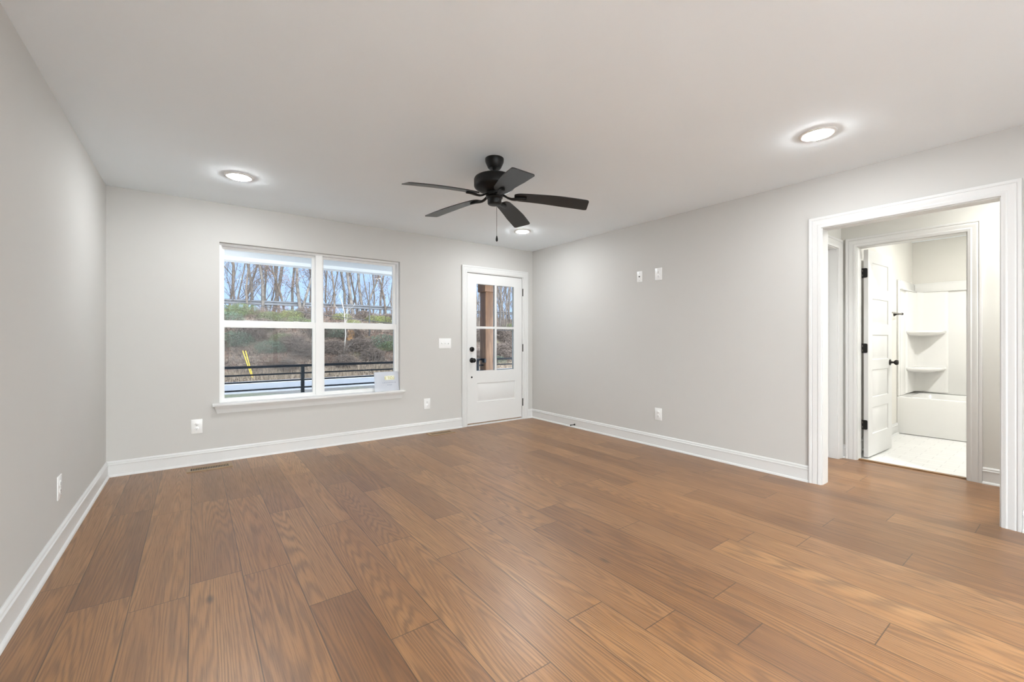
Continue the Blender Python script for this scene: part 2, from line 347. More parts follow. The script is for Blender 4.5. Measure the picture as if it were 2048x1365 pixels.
struct('wall_back', boxes((XL - .12, PX0, YB - .12, YB, -.06, H), (PX0, PX1, YB - .12, YB, PZ, H), (PX1, XH0, YB - .12, YB, -.06, H)), 'wall', 'plain wall closing the room behind the viewer', 'wall')
struct('wall_right', boxes((XR, XH0, OY1 + .02, D, -.06, H), (XR, XH0, OY0 - .02, OY1 + .02, OZ + .02, H), (XR, XH0, YB, OY0 - .02, -.06, H)), 'wall', 'pale greige wall pierced by the white cased opening', 'wall')
struct('wall_hall', boxes((XH1, XB0, BY1 + .02, YH, -.06, H), (XH1, XB0, BY0 - .02, BY1 + .02, BZ + .02, H), (XH1, XB0, YB, BY0 - .02, -.06, H)), 'hall', 'hall wall around the bathroom doorway', 'wall')
struct('wall_hall_end', boxes((XH0, HX0 - .02, YH, YH + .12, -.06, H), (HX0 - .02, HX1 + .02, YH, YH + .12, DZ + .01, H), (HX1 + .02, XB0, YH, YH + .12, -.06, H)), 'hall', 'narrow hall end wall with a second door', 'wall')
struct('wall_hall_near', boxes((XH0, XB0, YB - .12, YB, -.06, H)), 'hall', 'near end wall of the hall', 'wall')
struct('wall_bathroom_left', boxes((XB0, 7.83, 1.42, 1.54, -.06, H)), 'bath', 'cream bathroom wall beside the open door', 'wall')
struct('wall_bathroom_back', boxes((7.71, 7.83, -.24, 1.42, -.06, H)), 'bath', 'cream bathroom wall above the tub surround', 'wall')
struct('wall_bathroom_right', boxes((XB0, 7.71, -.24, -.12, -.06, H)), 'bath', 'hidden cream bathroom wall', 'wall')
struct('floor_bathroom', boxes((5.13, 7.71, -.12, 1.42, -.06, 0)), 'tile', 'white rectangular tile floor of the bathroom', 'floor')
struct('trim_1', bbox(5.105, 5.150, BY0, BY1, 0, .008, .003), 'threshold', 'brown wood threshold strip at the bathroom doorway', 'threshold')

# baseboards with shoe moulding
def base(name, p0, p1, n, label): struct(name, run(BASE, p0, p1, n), 'trim', label, 'baseboard')
base('baseboard_far', (XL, D), (DX0 - .091, D), (0, -1), 'white baseboard under the double window')
base('baseboard_corner', (DX1 + .091, D), (XR, D), (0, -1), 'short white baseboard stub between entry door and corner')
base('baseboard_left', (XL, YB), (XL, D), (1, 0), 'white baseboard along the blank left wall')
base('baseboard_right', (XR, D), (XR, OY1 + .091), (-1, 0), 'white baseboard from corner to cased opening')
base('baseboard_near', (XR, OY0 - .091), (XR, YB), (-1, 0), 'white baseboard past the cased opening')
base('baseboard_hall', (XH1, BY0 - .091), (XH1, YB), (-1, 0), 'white hall baseboard right of the bathroom door')
base('baseboard_hall_corner', (XH1, YH), (XH1, BY1 + .091), (-1, 0), 'tiny white baseboard stub in the hall corner')
base('baseboard_bathroom', (XB0, 1.42), (6.93, 1.42), (0, -1), 'white bathroom baseboard behind the open door')

# casings with their jambs
def casing(name, path, fmap, depth, label):
    bm = bmesh.new(); a0, a1, z0, z1 = path; r = .006
    sweep(bm, (a0 - r, a1 + r, z0, z1 + r), CASE, fmap)
    sweep(bm, path, [(0, 0), (.02, 0), (.02, -depth), (0, -depth)], fmap)
    return struct(name, bm, 'trim', label, 'door casing')
casing('trim_2', (DX0, DX1, 0, DZ), far, .16, 'white casing around the half glazed entry door')
casing('trim_3', (OY0, OY1, 0, OZ), rgt, XH0 - XR, 'white moulded casing of the wide opening to the hall')
casing('trim_4', (BY0, BY1, 0, BZ), bth, XB0 - XH1, 'white moulded casing around the bathroom doorway')
casing('trim_5', (HX0, HX1, 0, DZ - .01), hend, .12, 'white casing of the door in the hall end wall')
struct('trim_6', boxes((DX0, DX1, D - .012, D + .09, 0, .018)), 'trim', 'white threshold strip under the entry door', 'threshold')

# ---------------------------------------------------------------- double window
win = empty('window_1', ((WX0 + WX1) / 2, D + .05, WZ0)); tag(win, 'white double hung twin window looking out on the wooded bank', 'window', kind='structure')
def wl(name, bm, m, parent=win):
    o = link(name, bm, m, parent); o.matrix_parent_inverse = Matrix.Translation(-Vector(win.location)) if parent is win else Matrix.Identity(4); return o
SILL = .548
f = boxes((WX0, WX0 + .020, D + .05, D + .15, SILL, WZ1), (WX1 - .020, WX1, D + .05, D + .15, SILL, WZ1), (WX0 + .02, WX1 - .02, D + .05, D + .15, WZ1 - .022, WZ1), (WX0 + .02, WX1 - .02, D + .05, D + .15, SILL, SILL + .012),
          (1.040, 1.108, D + .046, D + .15, SILL + .012, WZ1 - .022))
wl('window_frame', f, 'vinyl')
def sash(x0, x1, z0, z1, gx0, gx1, gz0, gz1, y0, y1, nm, gl, scr=False):
    s = wl(nm, boxes((x0, gx0, y0, y1, z0, z1), (gx1, x1, y0, y1, z0, z1), (gx0, gx1, y0, y1, z0, gz0), (gx0, gx1, y0, y1, gz1, z1)), 'vinyl')
    ym = (y0 + y1) / 2
    g = link('pane', boxes((gx0 - .004, gx1 + .004, ym - .002, ym + .002, gz0 - .004, gz1 + .004)), 'glass', s); g.matrix_parent_inverse = Matrix.Identity(4)
    return s
for x0, x1 in ((WX0 + .02, 1.040), (1.108, WX1 - .02)):
    gx0, gx1 = x0 + .022, x1 - .028
    sash(x0, x1, 1.318, WZ1 - .022, gx0, gx1, 1.338, 2.026, D + .105, D + .135, 'upper_sash', 1)
    sash(x0, x1, SILL + .012, 1.330, gx0, gx1, .586, 1.268, D + .062, D + .098, 'lower_sash', 1)
    wl('insect_screen', boxes((x0, x1, D + .143, D + .145, SILL + .012, 1.33)), 'screen')
    for k in (.25, .78):
        wl('sash_lock', bbox(x0 + (x1 - x0) * k - .025, x0 + (x1 - x0) * k + .025, D + .070, D + .100, 1.330, 1.340, .003), 'vinyl')
struct('trim_7', bbox(.130, 2.013, D - .050, D + .062, .522, SILL, .006, 3), 'trim', 'white window stool ledge projecting under the twin window', 'window sill')
bm = bmesh.new()
ap = [(0, .455), (.012, .455), (.012, .470), (.016, .480), (.016, .492), (.022, .500), (.030, .512), (.034, .522), (0, .522)]
A = [bm.verts.new((.168 - .35 * (z - .455), D - t, z)) for t, z in ap]; B = [bm.verts.new((1.975 + .35 * (z - .455), D - t, z)) for t, z in ap]
for k in range(len(ap)): j = (k + 1) % len(ap); bm.faces.new((A[k], A[j], B[j], B[k]))
bm.faces.new(A[::-1]); bm.faces.new(B)
struct('trim_8', bm, 'trim', 'white moulded apron below the window stool', 'window trim')

# paper notice leaning in the corner of the window (the writing is seen mirrored from behind)
pap = empty('paper_notice', (1.806, D - .005, SILL)); tag(pap, 'white paper lot notice leaning in the right corner of the window', 'paper')
pap.rotation_euler = (math.radians(-9), 0, math.radians(4))
bm = bmesh.new(); nx, nz = 14, 8; pw, ph = .298, .225
g = [[bm.verts.new((-pw / 2 + pw * i / nx, .004 * math.sin(i * .5) + .004 * math.sin(j * .8), ph * j / nz + .0002)) for i in range(nx + 1)] for j in range(nz + 1)]
for j in range(nz):
    for i in range(nx): bm.faces.new((g[j][i], g[j][i + 1], g[j + 1][i + 1], g[j + 1][i]))
s = bmesh.ops.solidify(bm, geom=bm.faces[:], thickness=.0006)
link('sheet', bm, 'paper', pap)
def text_mesh(txt, size, y, x, z, m, name, parent):
    cu = bpy.data.curves.new('tmp', 'FONT'); cu.body = txt; cu.size = size; cu.align_x = 'CENTER'; cu.extrude = .0002; cu.offset = .0012; cu.space_character = 1.1
    ob = bpy.data.objects.new('tmp', cu); C.objects.link(ob); dg = bpy.context.evaluated_depsgraph_get(); me = bpy.data.meshes.new_from_object(ob.evaluated_get(dg))
    bpy.data.objects.remove(ob); bm = bmesh.new(); bm.from_mesh(me)
    for v in bm.verts: v.co = Vector((-v.co.x + x, y + v.co.z, v.co.y + z))
    return link(name, bm, m, parent, sharp=False)
link('highlight', bbox(-.028, .090, -.0105, -.0098, .126, .176, .0002, 1), 'yhalo', pap)
text_mesh('LOT 3', .042, -.0112, .031, .136, 'yink', 'lettering', pap)
bm = bmesh.new(); xx = -.058
for wds in (.011, .018, .009, .013, .022, .010, .016, .008, .020):
    quad_box(bm, xx, xx + wds, -.0100, -.0096, .093, .101); xx += wds + .005
xx = .0
for wds in (.012, .009, .014, .011):
    quad_box(bm, xx, xx + wds, -.0100, -.0096, .066, .074); xx += wds + .004
link('small_print', bm, 'ink', pap)

# ---------------------------------------------------------------- entry door
ed = empty('door_1', ((DX0 + DX1) / 2, D + .03, 0)); tag(ed, 'white entry door with four glass lites over one panel', 'door', kind='structure')
def el(name, bm, m, parent=ed):
    o = link(name, bm, m, parent)
    if parent is ed: o.matrix_parent_inverse = Matrix.Translation(-Vector(ed.location))
    return o
fy = D + .014
GX0, GX1, GZ0, GZ1 = 3.036, 3.663, .725, 1.897
bm = bmesh.new(); panel_slab(bm, DX0 + .004, DX1 - .004, .030, GZ0, [(3.046, 3.690, .305, .560)], .044, lambda a, z, t: (a, fy - t, z), .009)
for b in ((DX0 + .004, GX0, fy, fy + .044, GZ0, DZ - .004), (GX1, DX1 - .004, fy, fy + .044, GZ0, DZ - .004), (GX0, GX1, fy, fy + .044, GZ1, DZ - .004)): quad_box(bm, *b)
leaf = el('door_leaf', bm, 'doorw')
el('muntin', boxes((3.3345, 3.3655, fy + .002, fy + .042, GZ0, GZ1)), 'doorw')
for a, b in ((GX0, 3.3345), (3.3655, GX1)): el('muntin', boxes((a, b, fy + .002, fy + .042, 1.294, 1.324)), 'doorw')
for a, b in ((GX0, 3.3345), (3.3655, GX1)):
    for c, d in ((GZ0, 1.294), (1.324, GZ1)): el('pane', boxes((a, b, fy + .020, fy + .024, c, d)), 'glass')
gs = bmesh.new()
for a, b in ((GX0, 3.3345), (3.3655, GX1)):
    for c, d in ((GZ0, 1.294), (1.324, GZ1)): quad_box(gs, b - .008, b - .0005, fy + .018, fy + .019, c, d)
el('pane_edge_shade', gs, 'slot')  # dark strips standing in for muntin shade along each pane's right edge
for z in (1.826, 1.027, .243):
    bm = bmesh.new(); lathe(bm, [(.003, -.055), (.0075, -.052), (.0075, .052), (.003, .055)], 12, (DX1 + .004, D - .004, z)); h = el('hinge', bm, 'black')
bm = bmesh.new(); lathe(bm, [(.033, 0), (.033, -.012), (.029, -.020), (.022, -.023)], 28, (2.962, fy, 1.018), 'Y'); quad_box(bm, 2.957, 2.967, fy - .040, fy - .022, .998, 1.038)
el('deadbolt', bm, 'black')
bm = bmesh.new(); lathe(bm, [(.034, 0), (.034, -.010), (.020, -.014), (.013, -.018), (.013, -.034), (.022, -.040), (.029, -.050), (.030, -.060), (.025, -.070), (.010, -.075)], 28, (2.962, fy, .871), 'Y')
el('door_knob', bm, 'black')
bm = bmesh.new(); lathe(bm, [(.012, 0), (.012, -.003), (.004, -.004)], 16, (2.962, fy, .645), 'Y'); el('bore_plug', bm, 'black')
bm = boxes((DX0 + .006, DX1 - .006, fy + .004, fy + .040, .019, .031)); el('gap_shade', bm, 'threshold')  # dark strip put in as the shade of the gap below the leaf

# unseen glazed door added in the back wall to let daylight fill the room
pd = empty('window_fill', ((PX0 + PX1) / 2, YB - .06, 0)); tag(pd, 'added unseen glass door behind the viewer letting in fill daylight', 'window', kind='structure')
def pl(name, bm, m): o = link(name, bm, m, pd); o.matrix_parent_inverse = Matrix.Translation(-Vector(pd.location)); return o
pl('frame', boxes((PX0, PX0 + .05, YB - .11, YB - .01, 0, PZ), (PX1 - .05, PX1, YB - .11, YB - .01, 0, PZ), (PX0 + .05, PX1 - .05, YB - .11, YB - .01, PZ - .05, PZ), (PX0 + .05, PX1 - .05, YB - .11, YB - .01, 0, .05),
    *[(PX0 + (PX1 - PX0) * k / 3 - .045, PX0 + (PX1 - PX0) * k / 3 + .045, YB - .10, YB - .02, .05, PZ - .05) for k in (1, 2)]), 'vinyl')
for k in range(3): pl('pane', boxes((PX0 + (PX1 - PX0) * k / 3 + .05, PX0 + (PX1 - PX0) * (k + 1) / 3 - .05, YB - .062, YB - .058, .05, PZ - .05)), 'glass')
struct('added_patio', boxes((-8, 12, YB - 14, YB - .12, -.25, -.08)), 'added_patio', 'added unseen pale concrete slab behind the house bouncing daylight in', 'added_patio')  # unseen pale slab, added to bounce daylight up into the room

# ---------------------------------------------------------------- ceiling fan
FX, FY = 1.715, 2.527
fan = empty('ceiling_fan', (FX, FY, H)); tag(fan, 'matte black five blade ceiling fan hanging in the middle of the ceiling', 'ceiling fan')
def fl(name, prof, n=40, m='black', off=(0, 0)):
    bm = bmesh.new(); lathe(bm, [(r, z - H) for r, z in prof], n, (off[0], off[1], 0)); return link(name, bm, m, fan)
fl('canopy', [(.066, 2.44), (.0665, 2.436), (.0655, 2.418), (.062, 2.408), (.047, 2.376), (.042, 2.370), (.018, 2.368)])
fl('downrod', [(.0125, 2.372), (.0125, 2.318)], 20)
fl('motor_housing', [(.020, 2.325), (.026, 2.318), (.034, 2.313), (.100, 2.3115), (.128, 2.308), (.140, 2.301), (.146, 2.289), (.146, 2.246), (.144, 2.238), (.132, 2.226), (.100, 2.208), (.070, 2.200), (.040, 2.196)])
fl('flywheel', [(.040, 2.197), (.062, 2.194), (.062, 2.172), (.050, 2.168)])
sw = fl('switch_housing', [(.040, 2.170), (.058, 2.166), (.058, 2.158), (.0495, 2.152), (.0495, 2.122), (.046, 2.115), (.040, 2.112), (.006, 2.1115)])
bm = bmesh.new(); quad_box(bm, -.006, .006, -.0525, -.049, 2.128 - H, 2.146 - H); link('reverse_switch', bm, 'slot', sw)
def blade_z(r): return 2.168 - .046 * max(0, (r - .15) / .51) ** 1.5 - H
def blade_mesh():
    bm = bmesh.new(); n = 40; top = []; bot = []
    for i in range(n + 1):
        s = .5 - .5 * math.cos(math.pi * i / n); r = .142 + .521 * s; hw = .050 + .020 * min(1, s * 1.6)
        if s > .96: k = (s - .96) / .04; hw -= .016 * (1 - math.sqrt(max(0, 1 - k * k)))
        if s < .10: k = 1 - s / .10; hw -= .022 * (1 - math.sqrt(max(0, 1 - k * k)))
        pit = math.radians(-10.5); rt = []; rb = []
        for j in range(7):
            y = hw * (-1 + 2 * j / 6); z = blade_z(r) + y * math.tan(pit)
            rt.append(bm.verts.new((r, y, z + .003))); rb.append(bm.verts.new((r, y, z - .003)))
        top.append(rt); bot.append(rb)
    for i in range(n):
        for j in range(6):
            bm.faces.new((top[i][j], top[i + 1][j], top[i + 1][j + 1], top[i][j + 1])).smooth = True; bm.faces.new((bot[i][j], bot[i][j + 1], bot[i + 1][j + 1], bot[i + 1][j])).smooth = True
        bm.faces.new((top[i][0], bot[i][0], bot[i + 1][0], top[i + 1][0])); bm.faces.new((top[i][6], top[i + 1][6], bot[i + 1][6], bot[i][6]))
    for i in (0, n):
        for j in range(6): bm.faces.new((top[i][j], top[i][j + 1], bot[i][j + 1], bot[i][j]))
    return bm
def arm_mesh():
    bm = bmesh.new(); pts = [(.045, 2.186, .015), (.070, 2.178, .015), (.095, 2.163, .014), (.120, 2.155, .015), (.145, 2.154, .018), (.170, 2.156, .021), (.195, 2.157, .021), (.215, 2.156, .017), (.228, 2.155, .009)]
    rows = []
    for r, z, hw in pts:
        z -= H; k = math.tan(math.radians(-10.5)) * min(1, max(0, (r - .09) / .06)); rows.append([bm.verts.new((r, y * hw, z + y * hw * k + dz)) for y, dz in ((-1, .000), (-.6, .006), (.6, .006), (1, .000), (.6, -.007), (-.6, -.007))])
    for a, b in zip(rows, rows[1:]):
        for k in range(6): bm.faces.new((a[k], a[(k + 1) % 6], b[(k + 1) % 6], b[k])).smooth = True
    bm.faces.new(rows[0][::-1]); bm.faces.new(rows[-1]); return bm
TILT = Matrix.Rotation(math.radians(-1.9), 4, Vector((math.cos(math.radians(-164)), math.sin(math.radians(-164)), 0)))   # the blades hang slightly out of level
for k in range(5):
    if k == 0:
        b = link('blade', blade_mesh(), 'blade', fan, sharp=True); a = link('blade_arm', arm_mesh(), 'black', b, sharp=False); b0, a0 = b, a
    else:
        b = b0.copy(); C.objects.link(b); b.parent = fan; a = a0.copy(); C.objects.link(a); a.parent = b
    b.matrix_local = Matrix.Translation((0, 0, 2.165 - H)) @ TILT @ Matrix.Translation((0, 0, H - 2.165)) @ Matrix.Rotation(math.radians(178.5 - 72 * k), 4, 'Z')
ca = math.radians(36.5); chx, chy = .046 * math.cos(-ca) * .35, .046 * math.sin(-ca) * .35
bm = bmesh.new(); tube(bm, [(chx, chy, 2.118 - H), (chx, chy, 1.885 - H)], .0011, 6)
for i in range(38): bmesh.ops.create_icosphere(bm, subdivisions=1, radius=.0019, matrix=Matrix.Translation((chx, chy, 2.114 - H - i * .006)))
ch = link('pull_chain', bm, 'bronze', fan, sharp=False)
bm = bmesh.new(); lathe(bm, [(.002, 1.892 - H), (.0045, 1.886 - H), (.0075, 1.872 - H), (.0085, 1.862 - H), (.006, 1.853 - H), (.002, 1.850 - H)], 16, (chx, chy, 0)); link('chain_fob', bm, 'black', ch)

# ---------------------------------------------------------------- recessed ceiling lamps
def lamp(x, y, label, group, m='lamp'):
    e = empty('recessed_lamp', (x, y, H)); tag(e, label, 'ceiling lamp', group)
    bm = bmesh.new(); lathe(bm, [(.100, 0), (.0995, -.003), (.094, -.0075), (.080, -.009), (.071, -.006), (.071, 0)], 48, caps=False); link('trim_ring', bm, 'ring', e)
    bm = bmesh.new(); lathe(bm, [(.0705, -.004), (.069, -.0095), (.063, -.0140), (.052, -.0168), (.036, -.0195), (.018, -.0210), (.002, -.0215)], 40); link('diffuser', bm, m, e)
    return e
lamp(.28, 4.00, 'lit round recessed lamp nearest the left end of the window wall', 'recessed lamps in the living room ceiling')
lamp(3.135, 4.03, 'lit round recessed lamp in the corner above the entry door', 'recessed lamps in the living room ceiling')
lamp(3.13, 1.018, 'lit round recessed lamp nearest the cased hall opening', 'recessed lamps in the living room ceiling')
for x, y, l in ((.75, -.80, 'left'), (2.35, -.95, 'right')):  # two unseen lamps added to lift the light on the camera side
    lamp(x, y, 'added unseen lit recessed lamp at the near end behind the viewer, %s one' % l, 'added unseen fill lamps at the near end', 'lampfill')
lamp(4.59, -.10, 'lit round recessed lamp in the hall ceiling', None, 'lamphall')
lamp(6.35, .20, 'lit round recessed lamp in the bathroom ceiling', None, 'lampbath')

# ---------------------------------------------------------------- wall plates
def place(e, wall, a, z):
    if wall == 'far': e.location = (a, D, z); e.rotation_euler = (0, 0, 0)
    elif wall == 'right': e.location = (XR, a, z); e.rotation_euler = (0, 0, math.radians(-90))
    elif wall == 'left': e.location = (XL, a, z); e.rotation_euler = (0, 0, math.radians(90))
def plate_bm(w, h): return bbox(-w / 2, w / 2, -.006, 0, -h / 2, h / 2, .003, 2)
def outlet(name='power_outlet'):
    e = empty(name); link('cover_plate', plate_bm(.085, .130), 'plate', e)
    for s in (-1, 1):
        bm = bmesh.new(); cz = .0205 * s
        lathe(bm, [(.0165, -.0055), (.0165, -.0085), (.0155, -.009)], 24, (0, 0, cz), 'Y')
        for x, h in ((-.006, .008), (.006, .0065)): quad_box(bm, x - .0012, x + .0012, -.0096, -.0088, cz + .003 - h / 2, cz + .003 + h / 2, 1)
        fs = lathe(bm, [(.0027, -.0088), (.0027, -.0096)], 10, (0, 0, cz - .0075), 'Y', mi=1)
        link('receptacle', bm, ['plate', 'slot'], e)
    bm = bmesh.new(); lathe(bm, [(.003, -.006), (.0028, -.0072)], 10, (0, 0, 0), 'Y'); link('screw', bm, 'plate', e)
    return e
o0 = outlet(); G = 'white power outlets'
for i, (wall, a, z, l) in enumerate((('far', .014, .352, 'white power outlet low on the wall under the window, above the floor register'), ('far', 2.310, .354, 'white power outlet between the window and the entry door'),
        ('right', 2.752, 1.850, 'white power outlet high on the right wall beside the cable jack'), ('right', 2.754, .351, 'white power outlet low on the right wall'), ('left', 3.345, .348, 'white power outlet on the blank left wall'))):
    o = o0 if i == 0 else copy_tree(o0); place(o, wall, a, z); tag(o, l, 'outlet', G)
e = empty('cable_jack_plate'); place(e, 'right', 2.994, 1.850); tag(e, 'white wall plate with a single cable jack and two screws', 'wall plate')
link('cover_plate', plate_bm(.072, .118), 'plate', e)
bm = bmesh.new(); lathe(bm, [(.0075, -.005), (.0075, -.009), (.005, -.009), (.005, -.016), (.002, -.016)], 12, (0, 0, 0), 'Y'); link('coaxial_jack', bm, 'slot', e)
for s in (-1, 1):
    bm = bmesh.new(); lathe(bm, [(.0035, -.005), (.003, -.0075)], 10, (0, 0, .0415 * s), 'Y'); link('screw', bm, 'nickel', e)
e = empty('light_switch'); place(e, 'far', 2.556, 1.098); tag(e, 'white triple toggle light switch left of the entry door', 'light switch')
link('cover_plate', plate_bm(.172, .130), 'plate', e)
for x, s in ((-.046, 1), (0, 1), (.046, -1)):
    bm = boxes((x - .006, x + .006, -.0075, -.0055, -.012, .012)); link('toggle_slot', bm, 'plate', e)
    bm = bbox(x - .0045, x + .0045, -.020, -.006, -.004, .006, .0015); bmesh.ops.rotate(bm, verts=bm.verts[:], cent=(x, -.006, 0), matrix=Matrix.Rotation(math.radians(-26 * s), 3, 'X')); link('toggle', bm, 'plate', e)

# ---------------------------------------------------------------- floor registers and door stop
def register(x0, x1, y0, y1, n, label):
    e = empty('floor_register', ((x0 + x1) / 2, (y0 + y1) / 2, 0)); tag(e, label, 'floor vent', 'floor registers by the window wall')
    w, d = (x1 - x0) / 2, (y1 - y0) / 2; bx, by = .028, .030
    link('frame', boxes((-w, w, -d, -d + by, 0, .006), (-w, w, d - by, d, 0, .006), (-w, -w + bx, -d + by, d - by, 0, .006), (w - bx, w, -d + by, d - by, 0, .006)), 'vent', e)
    link('duct', boxes((-w + bx, w - bx, -d + by, d - by, .0003, .0012)), 'slot', e)
    bm = bmesh.new(); p = (2 * w - 2 * bx) / n
    for k in range(1, n): x = -w + bx + p * k; quad_box(bm, x - .0022, x + .0022, -d + by, d - by, .001, .0052)
    link('louvres', bm, 'vent', e)
register(-.058, .275, 4.628, 4.768, 23, 'tan floor register with open louvres below the outlet, under the window')
register(2.262, 2.585, 4.672, 4.810, 23, 'tan floor register beside the entry door')
e = empty('door_stop', (XR - .0135, 4.0, .040)); tag(e, 'small black rigid door stop screwed to the right baseboard', 'door stop')
bm = bmesh.new(); lathe(bm, [(.013, 0), (.012, -.006), (.006, -.012), (.0045, -.016), (.0045, -.066)], 16, (0, 0, 0), 'X'); link('rod', bm, 'black', e)
bm = bmesh.new(); lathe(bm, [(.0075, -.064), (.008, -.068), (.008, -.076), (.005, -.080)], 16, (0, 0, 0), 'X'); link('rubber_tip', bm, 'black', e)

# ---------------------------------------------------------------- bathroom door, hall door
bd = empty('door_2', (XB0 + .014, 1.312, 0), math.radians(-2.2)); tag(bd, 'white five panel bathroom door standing open into the bathroom', 'door', kind='structure')
bm = bmesh.new(); zs = ((.227, .487), (.585, .854), (.952, 1.197), (1.30, 1.55), (1.653, 1.903))
panel_slab(bm, .006, .700, .014, 2.020, [(.120, .588, a, b) for a, b in zs], .035, lambda a, z, t: (a, -.035 - t, z), .007); link('door_leaf', bm, 'doorw', bd)
for z in (1.795, 1.066, .325):
    bm = bmesh.new(); quad_box(bm, -.0035, .0055, -.030, .014, z - .046, z + .046); bmesh.ops.bevel(bm, geom=[e_ for e_ in bm.edges if abs(e_.verts[0].co.x - e_.verts[1].co.x) > .005 and e_.verts[0].co.y < 0], offset=.012, segments=5, affect='EDGES', profile=.5)
    h = link('hinge', bm, 'black', bd)
    bm = boxes(*[(-.0042, -.0034, .004, .009, z + k - .009, z + k + .009) for k in (-.022, .022)]); link('screws', bm, 'nickel', h)
bm = bmesh.new(); KN = [(.032, 0), (.031, .006), (.018, .010), (.011, .014), (.011, .032), (.020, .038), (.027, .048), (.0275, .056), (.022, .066), (.008, .070)]
lathe(bm, [(r, -.035 - z) for r, z in KN], 28, (.640, 0, .912), 'Y'); lathe(bm, KN, 28, (.640, 0, .912), 'Y'); link('door_knob', bm, 'bronze', bd)
hd = empty('door_3', ((HX0 + HX1) / 2, YH + .05, 0)); tag(hd, 'white closed door recessed in the hall end wall', 'door', kind='structure')
bm = bmesh.new(); panel_slab(bm, HX0 + .003, HX1 - .003, .012, DZ - .014, [(HX0 + .12, HX1 - .12, a, b) for a, b in zs], .035, lambda a, z, t: (a, YH + .07 - t, z))
o = link('door_leaf', bm, 'doorw', hd); o.matrix_parent_inverse = Matrix.Translation(-Vector(hd.location))

# ---------------------------------------------------------------- bathtub with surround, towel bar
tx0, tx1, ty0, ty1, tr = 6.93, 7.708, -.118, 1.418, .452
tub = empty('bathtub', ((tx0 + tx1) / 2, (ty0 + ty1) / 2, 0)); tag(tub, 'white acrylic bathtub with moulded wall surround seen through the doorway', 'bathtub')
def tl(name, bm, m='acrylic', parent=tub):
    o = link(name, bm, m, parent)
    if parent is tub: o.matrix_parent_inverse = Matrix.Translation(-Vector(tub.location))
    return o
bm = bmesh.new()
def rr(x0, x1, y0, y1, r, z, n=6):
    out = []
    for cx, cy, a0 in ((x1 - r, y1 - r, 0), (x0 + r, y1 - r, 90), (x0 + r, y0 + r, 180), (x1 - r, y0 + r, 270)):
        for k in range(n + 1): a = math.radians(a0 + 90 * k / n); out.append(bm.verts.new((cx + r * math.cos(a), cy + r * math.sin(a), z)))
    return out
loops = [rr(tx0, tx1, ty0, ty1, .004, .006), rr(tx0, tx1, ty0, ty1, .004, tr - .016), rr(tx0 + .004, tx1, ty0, ty1, .006, tr - .005), rr(tx0 + .014, tx1, ty0, ty1, .01, tr), rr(tx0 + .075, tx1 - .06, ty0 + .09, ty1 - .09, .12, tr - .004),
         rr(tx0 + .09, tx1 - .075, ty0 + .105, ty1 - .105, .12, tr - .02), rr(tx0 + .14, tx1 - .12, ty0 + .2, ty1 - .16, .11, .12), rr(tx0 + .2, tx1 - .18, ty0 + .27, ty1 - .22, .08, .09)]
for a, b in zip(loops, loops[1:]):
    for k in range(len(a)): bm.faces.new((a[k], a[(k + 1) % len(a)], b[(k + 1) % len(b)], b[k])).smooth = True
bm.faces.new(loops[0][::-1]); bm.faces.new(loops[-1]); tl('tub_basin', bm)
# surround: side and back panels with a stepped ledge on top and a corner tower
bm = boxes((tx0 + .02, tx1, ty1 - .018, ty1, tr + .002, 1.885), (tx1 - .018, tx1, ty0, ty1 - .018, tr + .002, 1.885), (tx0 + .02, tx1, ty0, ty0 + .018, tr + .002, 1.885)); bmesh.ops.bevel(bm, geom=bm.edges[:], offset=.004, segments=2, affect='EDGES', profile=.5); tl('surround_panel', bm)
bm = bmesh.new()
def ledge(z0, z1, d):
    quad_box(bm, tx0 + .02, tx1 - .018, ty1 - .018 - d, ty1 - .018, z0, z1); quad_box(bm, tx1 - .018 - d, tx1 - .018, ty0 + .018, ty1 - .018 - d, z0, z1)
ledge(1.765, 1.778, .034); ledge(1.778, 1.868, .008); bmesh.ops.bevel(bm, geom=bm.edges[:], offset=.003, segments=2, affect='EDGES', profile=.5); tl('top_ledge', bm)
tl('front_flange', bbox(tx0 + .0, tx0 + .05, ty1 - .024, ty1, tr + .003, 1.885, .008, 3))
bm = bmesh.new(); tw = [(tx1 - .018, ty1 - .34), (tx1 - .030, ty1 - .33), (tx1 - .036, ty1 - .30), (tx1 - .040, ty1 - .12), (tx1 - .07, ty1 - .07), (tx1 - .12, ty1 - .042), (tx1 - .42, ty1 - .034), (tx1 - .46, ty1 - .028), (tx1 - .47, ty1 - .018), (tx1 - .018, ty1 - .018)]
A = [bm.verts.new((x, y, tr + .02)) for x, y in tw]; B = [bm.verts.new((x, y, 1.764)) for x, y in tw]
for k in range(len(tw)): j = (k + 1) % len(tw); bm.faces.new((A[k], A[j], B[j], B[k])).smooth = True
bm.faces.new(A[::-1]); bm.faces.new(B); tl('corner_tower', bm)
for z in (1.245, .780):
    bm = bmesh.new(); lv = []
    for dz, k in ((.014, .985), (.008, 1.0), (-.008, 1.0), (-.018, .97), (-.050, .70)):
        ring = [bm.verts.new((tx1 - .03, ty1 - .03, z + dz))]
        for i in range(15):
            t = math.pi / 2 * i / 14; ring.append(bm.verts.new((tx1 - .03 - .44 * k * math.sin(t) ** .75 + 0, ty1 - .03 - .295 * k * math.cos(t) ** .75, z + dz)))
        lv.append(ring)
    for a, b in zip(lv, lv[1:]):
        for k in range(16): bm.faces.new((a[k], a[(k + 1) % 16], b[(k + 1) % 16], b[k])).smooth = True
    bm.faces.new(lv[0]); bm.faces.new(lv[-1][::-1]); tl('corner_shelf', bm)
tb = empty('towel_bar', (6.50, 1.42, 1.455)); tag(tb, 'dark metal towel bar on the bathroom wall just past the open door', 'towel bar')
